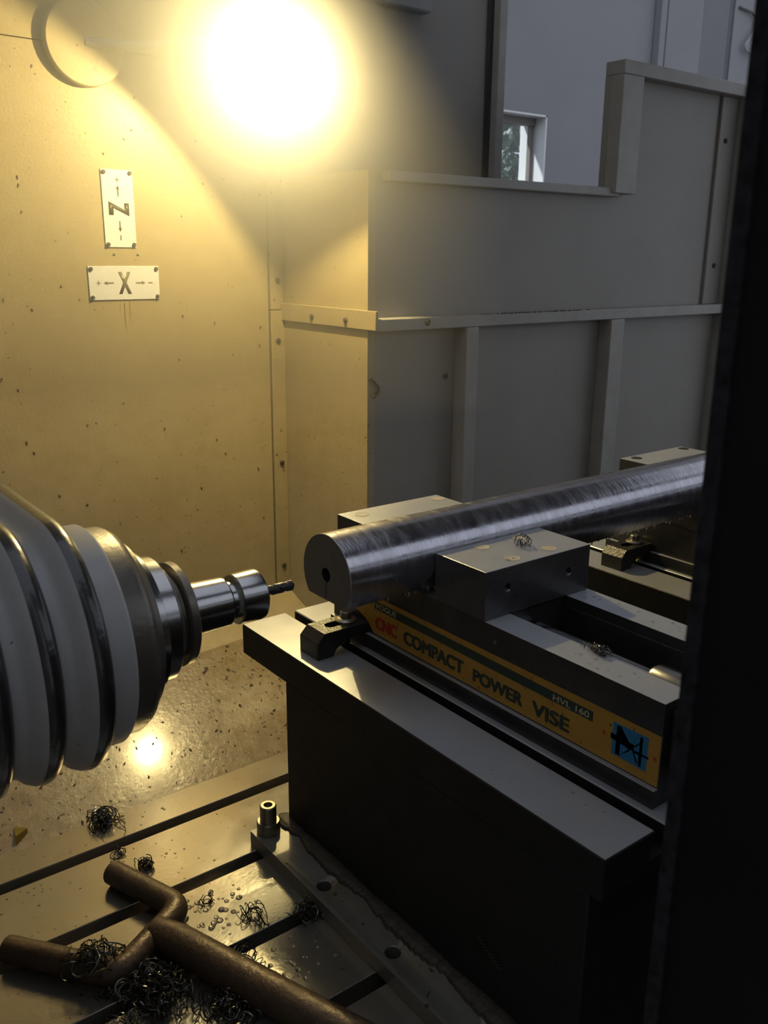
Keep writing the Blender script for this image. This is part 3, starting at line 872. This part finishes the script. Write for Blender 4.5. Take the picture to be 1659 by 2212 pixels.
# row of coolant drops hanging below the bar
bm = bmesh.new()
x = 0.53
while x < 1.6:
    for k in range(2):
        yy = bc[0] - brr * random.uniform(0.55, 0.8)
        zz = bc[1] - math.sqrt(brr ** 2 - (yy - bc[0]) ** 2) if bc[1] - math.sqrt(brr ** 2 - (yy - bc[0]) ** 2) > -0.3495 else -0.3495
        lathe([(0, 0.0014), (0.002, 0.0017), (random.uniform(0.003, 0.006), 0.001), (0.0065, 0)], (x, yy, zz + 0.001), (0, 0, -1), 6, bm)
    x += random.uniform(0.008, 0.03)
dr = obj('coolant_drips', bm, M_WATER, loc=(1.0, bc[0], bc[1] - brr), smooth=True)
tag(dr, 'coolant drops hanging along the underside of the steel bar', 'coolant', kind='stuff')

# ================================================================== SPINDLE
AY, AZ = 0.735, -0.324
sp = thing('spindle_head', 'milling spindle head in striped grey and black bellows', 'spindle', (-0.2, AY, -1.55))
O = (0, AY, AZ)
obj('front_ring', lathe([(0.222, 0.090), (0.222, 0.098), (0.2435, 0.098), (0.246, 0.096), (0.246, 0.09)], O, (1, 0, 0), 96), M_BELG, sp, smooth=True)
obj('nose', lathe([(0.20, 0.0), (0.20, 0.0935), (0.2610, 0.0930), (0.2640, 0.0915), (0.2690, 0.0880), (0.2715, 0.0820), (0.2730, 0.0790), (0.2780, 0.0770), (0.2780, 0.04)], O, (1, 0, 0), 96), M_NOSE, sp, smooth=True)
obj('nose_ring', lathe([(0.2770, 0.04), (0.2770, 0.0690), (0.2800, 0.0685), (0.2880, 0.0655), (0.2910, 0.0590), (0.3030, 0.0580), (0.3045, 0.0565), (0.3045, 0.03)], O, (1, 0, 0), 96), M_CHROME, sp, smooth=True)
def loft(sts, m, name, cap=False):
    bm = bmesh.new()
    prev = None
    SEG = 96
    EXT = 0.26                              # the bellows section is a stadium running back from the spindle axis
    for (x, rr, sh) in sts:
        cur = []
        for i in range(SEG):
            a = 2 * math.pi * i / SEG
            y_ = AY + rr * math.cos(a) + (EXT if math.cos(a) > 1e-6 else 0.0)
            cur.append(bm.verts.new((x, y_, AZ + rr * math.sin(a))))
        if prev:
            for i in range(SEG):
                j = (i + 1) % SEG
                bm.faces.new((prev[i], prev[j], cur[j], cur[i]))
        prev = cur
    if cap:
        bm.faces.new([v for v in bm.verts][:SEG])
    return obj(name, bm, m, sp, smooth=True, angle=50)
K = 0.0
def st_(x, dr):
    g_ = K * max(0.0, 0.2125 - x)
    return (x, 0.1105 + g_ + dr, g_)
i = 0
xr = 0.2125
while xr > -0.26:
    loft([st_(xr + 0.0125, -0.012), st_(xr + 0.0100, -0.004), st_(xr + 0.0065, 0.0), st_(xr + 0.001, 0.0012), st_(xr - 0.0045, 0.0)], M_BELB, 'black_fold', i == 0)
    loft([st_(xr - 0.0045, 0.0), st_(xr - 0.0100, -0.003), st_(xr - 0.0150, -0.0085), st_(xr - 0.0200, -0.0105), st_(xr - 0.0260, -0.012)], M_BELG, 'grey_fold')
    xr -= 0.0385
    i += 1
obj('column', B((-0.95, -0.26, 0.30, 1.20, -1.55, 0.35)), M_GRIMEL, sp, bevel=0.01)
# tool
th = thing('tool_holder', 'polished steel tool holder in the spindle nose', 'tool holder', (0.33, AY, AZ))
obj('flange', lathe([(0.3045, 0.0), (0.3045, 0.0500), (0.3090, 0.0500), (0.3110, 0.0470), (0.3115, 0.0430), (0.3150, 0.0430), (0.3160, 0.0470), (0.3180, 0.0492), (0.3245, 0.0492), (0.3260, 0.0470), (0.3270, 0.036), (0.3275, 0.02)], O, (1, 0, 0), 80), M_NOSE, th, smooth=True)
obj('shank', lathe([(0.326, 0.012), (0.326, 0.0262), (0.330, 0.0258), (0.3715, 0.0243), (0.3735, 0.0225), (0.3740, 0.0190), (0.384, 0.0190), (0.384, 0.01)], O, (1, 0, 0), 64), M_CHROME, th, smooth=True)
obj('collar', lathe([(0.3820, 0.0190), (0.3820, 0.0235), (0.3832, 0.0250), (0.4060, 0.0256), (0.4090, 0.0250), (0.4110, 0.0225), (0.4110, 0.0)], O, (1, 0, 0), 64), M_CHROME, th, smooth=True)
db = thing('drill_bit', 'thin black drill bit pointing at the drilled bar end', 'drill bit', (0.43, AY, AZ))
obj('drill_shank', lathe([(0.4110, 0.0054), (0.4170, 0.0054), (0.4170, 0.0)], O, (1, 0, 0), 20), M_CHROME, db, smooth=True)
bm = bmesh.new()
SEG, NS = 20, 40
prev = None
for k in range(NS + 1):
    x = 0.417 + (0.452 - 0.417) * k / NS
    tw = k * 0.16
    cur = []
    for q in range(SEG):
        a = 2 * math.pi * q / SEG
        fl = 0.0055 - 0.0013 * max(0, math.cos(2 * (a - tw))) ** 6
        if k > NS - 4:
            fl *= (NS - k) / 4 * 0.8 + 0.2
        cur.append(bm.verts.new((x, AY + fl * math.cos(a), AZ + fl * math.sin(a))))
    if prev:
        for q in range(SEG):
            bm.faces.new((prev[q], prev[(q + 1) % SEG], cur[(q + 1) % SEG], cur[q]))
    prev = cur
bm.faces.new(prev)
obj('flutes', bm, M_BLACKOX, db, smooth=True)

# ================================================================== FORKED WRENCH lying on the table
fw_ = thing('fork_wrench', 'rusty brown forked wrench lying on the table', 'wrench', (0.28, 0.76, ZT))
zc = ZT + 0.0145
A1, A2, B1, B2 = Vector((0.297, 0.901, zc)), Vector((0.3345, 0.795, zc + 0.002)), Vector((0.2440, 0.744, zc + 0.002)), Vector((0.1640, 0.850, zc))
obj('fork', tube([A1 + (A1 - A2).normalized() * 0.001] + rounded([A1, A2, B1, B2], 0.016, 8), [0.0105] + [0.0140] * 19 + [0.0140], 16) if False else
    tube(rounded([A1, A2, B1, B2], 0.018, 8), 0.0138, 16), M_RUST, fw_, bevel=0.002)
mid = A2.lerp(B1, 0.42)
hd = Vector((0.372, 0.575, zc + 0.004))
obj('handle', tube([mid + Vector((0, 0, 0.002)), mid.lerp(hd, 0.15) + Vector((0, 0, 0.004)), hd, mid.lerp(hd, 2.0)], [0.0165, 0.0185, 0.0185, 0.0185], 20), M_RUST, fw_, smooth=True)

# ================================================================== SWARF, DROPLETS
def curl(bm, c, rad, turns, th_, ax=None, pitch=0.4):
    ax = ax or Vector((random.gauss(0, 1), random.gauss(0, 1), random.gauss(0, 0.6)))
    d, u, v = frame_for(ax)
    n = max(6, int(turns * 11))
    ph = random.uniform(0, 6.28)
    pts = []
    for i in range(n + 1):
        a = ph + turns * 2 * math.pi * i / n
        rr = rad * (1 + 0.25 * math.sin(i * 0.6 + ph))
        pts.append(Vector(c) + u * rr * math.cos(a) + v * rr * math.sin(a) + d * (i / n - 0.5) * rad * turns * pitch * 2)
    mz = min(p.z for p in pts)
    return tube(pts, th_, 4, bm, False), mz

def clump(name, label, c, spread, n, rad, zfloor, hgt=0.02, th_=0.0006):
    bm = bmesh.new()
    for i in range(n):
        a = random.uniform(0, 6.28)
        q = abs(random.gauss(0, 0.5))
        R0 = rad * random.uniform(0.6, 1.3)
        p = Vector((c[0] + spread[0] * q * math.cos(a), c[1] + spread[1] * q * math.sin(a), zfloor + R0 * 0.75 + random.uniform(0, hgt) * max(0, 1 - q)))
        curl(bm, p, R0, random.uniform(0.5, 2.2), th_ * random.uniform(0.7, 1.3))
    for v in bm.verts:
        v.co.z = max(v.co.z, zfloor + 0.0003)
    o = obj(name, bm, M_CURL, loc=(c[0], c[1], zfloor), smooth=True)
    return tag(o, label, 'swarf', kind='stuff')
clump('metal_shavings', 'big heap of curly steel shavings against the wrench fork', (0.264, 0.712), (0.044, 0.058), 210, 0.0068, ZT, 0.030, 0.0007)
clump('metal_shavings', 'curly steel shavings spread below the wrench handle', (0.322, 0.650), (0.045, 0.05), 110, 0.0065, ZT, 0.014, 0.0007)
clump('metal_shavings', 'curls of steel wound over the left wrench prong', (0.226, 0.768), (0.026, 0.030), 34, 0.0105, ZT + 0.018, 0.012, 0.0007)
clump('metal_shavings', 'dark tuft of shavings on the far edge of the table', (0.331, 1.018), (0.026, 0.022), 34, 0.0085, ZT, 0.012, 0.0007)
clump('metal_shavings', 'small tuft of shavings beside the right wrench prong', (0.3375, 0.9030), (0.011, 0.013), 18, 0.0055, ZT, 0.006)
clump('metal_shavings', 'loose curls lying on the table by the third slot', (0.4020, 0.7480), (0.016, 0.018), 8, 0.0085, ZT, 0.004)
clump('metal_shavings', 'shavings caught at the base plate edge', (0.4480, 0.7180), (0.026, 0.020), 26, 0.0065, ZT, 0.012)
clump('metal_shavings', 'shavings hanging in the third table slot', (0.3665, 0.7080), (0.012, 0.010), 9, 0.0085, ZT - 0.010, 0.012)
clump('metal_shavings', 'few flat shavings on the far table strip', (0.3240, 0.9440), (0.014, 0.010), 7, 0.004, ZT, 0.002)
clump('metal_shavings', 'tiny curls on the near table strip by the droplets', (0.3712, 0.8047), (0.010, 0.010), 7, 0.004, ZT, 0.004)
clump('metal_shavings', 'small curl of swarf on top of the near jaw', (0.6955, 0.6520), (0.007, 0.006), 5, 0.0055, -0.3066, 0.003, 0.0005)
clump('metal_shavings', 'fine swarf on the inner edge of the near vise rail', (0.6365, 0.4880), (0.004, 0.022), 26, 0.0035, RT, 0.003, 0.0004)
cp = bmesh.new()
prism([(0.352, 1.608), (0.378, 1.622), (0.358, 1.640)], 'z', -1.108, -1.084, cp)
tag(obj('metal_chip', cp, mat('brass_chip', (0.30, 0.22, 0.05, 1), 0.4, 0.6), loc=(0.363, 1.624, -1.095)), 'dark brassy triangular chip on the chip pan, far left', 'chip')

# chips strewn on the pan
bm = bmesh.new()
for i in range(900):
    x, y = random.uniform(0.0, 1.18), random.uniform(1.02, 1.84)
    z = PZ - PS * (PY - y) + 0.055 * (x - 0.6) + 0.001
    s = random.uniform(0.0015, 0.0055) * (1.25 - 0.4 * (y - 1.0))
    a = random.uniform(0, 6.28)
    d1 = Vector((math.cos(a), math.sin(a), PS * math.sin(a) + random.uniform(-.3, .3))) * s
    d2 = Vector((-math.sin(a), math.cos(a), PS * math.cos(a) + random.uniform(-.3, .3))) * s * random.uniform(0.25, 0.6)
    c = Vector((x, y, z))
    vs = [bm.verts.new(p) for p in (c - d1, c + d2, c + d1 + Vector((0, 0, s * 0.5)), c - d2)]
    bm.faces.new(vs)
bmesh.ops.solidify(bm, geom=bm.faces[:], thickness=0.0003)
tag(obj('chip_flakes', bm, mat('chip_metal', (0.16, 0.11, 0.05, 1), 0.3, 0.6), loc=(0.6, 1.4, -1.1)), 'small metal chips strewn over the wet chip pan', 'chips', kind='stuff')

def drops(name, label, spots, z, lo_, hi_):
    bm = bmesh.new()
    for (x, y) in spots:
        dome(bm, (x, y, z), random.uniform(lo_, hi_), 0.55, 10)
    return tag(obj(name, bm, M_WATER, loc=(spots[0][0], spots[0][1], z), smooth=True), label, 'coolant', kind='stuff')
R1 = lambda a, b, c, d, n: [(random.uniform(a, b), random.uniform(c, d)) for _ in range(n)]
def R2(cx, cy, sx, sy, n):
    return [(random.gauss(cx, sx), random.gauss(cy, sy)) for _ in range(n)]
drops('coolant_droplets', 'coolant droplets on the table between wrench and base plate',
      [p for p in R2(0.372, 0.785, 0.028, 0.024, 46) if p[0] < 0.445 and 0.732 < p[1] < 0.83], ZT, 0.0012, 0.0042)
drops('coolant_droplets', 'coolant droplets on the orange stained table strip', [p for p in R2(0.400, 0.665, 0.02, 0.02, 22) if 0.61 < p[1] < 0.708], ZT, 0.001, 0.0032)
drops('coolant_droplets', 'coolant droplets on the far table strip', R1(0.2, 0.42, 0.985, 1.024, 14), ZT, 0.0008, 0.002)
drops('coolant_droplets', 'coolant droplets on the middle table strip', R1(0.1, 0.42, 0.862, 0.95, 40), ZT, 0.0007, 0.002)
drops('coolant_droplets', 'coolant droplets on top of the near jaw', R1(0.607, 0.755, 0.615, 0.682, 13), -0.3067, 0.0008, 0.0022)
drops('coolant_droplets', 'coolant droplets on the near vise rail', R1(0.608, 0.635, 0.42, 0.60, 10), RT, 0.0008, 0.002)
drops('coolant_droplets', 'coolant droplets on the far vise rail', R1(0.730, 0.757, 0.43, 0.60, 22), RT, 0.0008, 0.0022)
drops('coolant_droplets', 'coolant droplets on the fixture top before the sticker', R1(0.52, 0.57, 0.42, 0.64, 9), ZP, 0.0008, 0.0018)

# ================================================================== HAZE (mist box added around the lamp to make its glow)
if HAZE > 0:
    hz = bpy.data.materials.new('lamp_glow_haze')
    hz.use_nodes = True
    nt = hz.node_tree
    nt.nodes.remove(nt.nodes['Principled BSDF'])
    vs_ = nt.nodes.new('ShaderNodeVolumeScatter')
    vs_.inputs['Color'].default_value = (1, 1, 1, 1)
    vs_.inputs['Density'].default_value = HAZE
    vs_.inputs['Anisotropy'].default_value = 0.75
    nt.links.new(vs_.outputs[0], nt.nodes['Material Output'].inputs['Volume'])
    hb = obj('lamp_glow_haze', B((0.42, 1.2055, 1.20, 1.984, -0.28, 0.97)), hz, loc=(0.8, 1.7, -0.3))
    tag(hb, 'thin mist added only around the work lamp to make its glow', 'mist', kind='stuff')

for o in list(bpy.data.objects):
    if 'base' in o:
        del o['base']
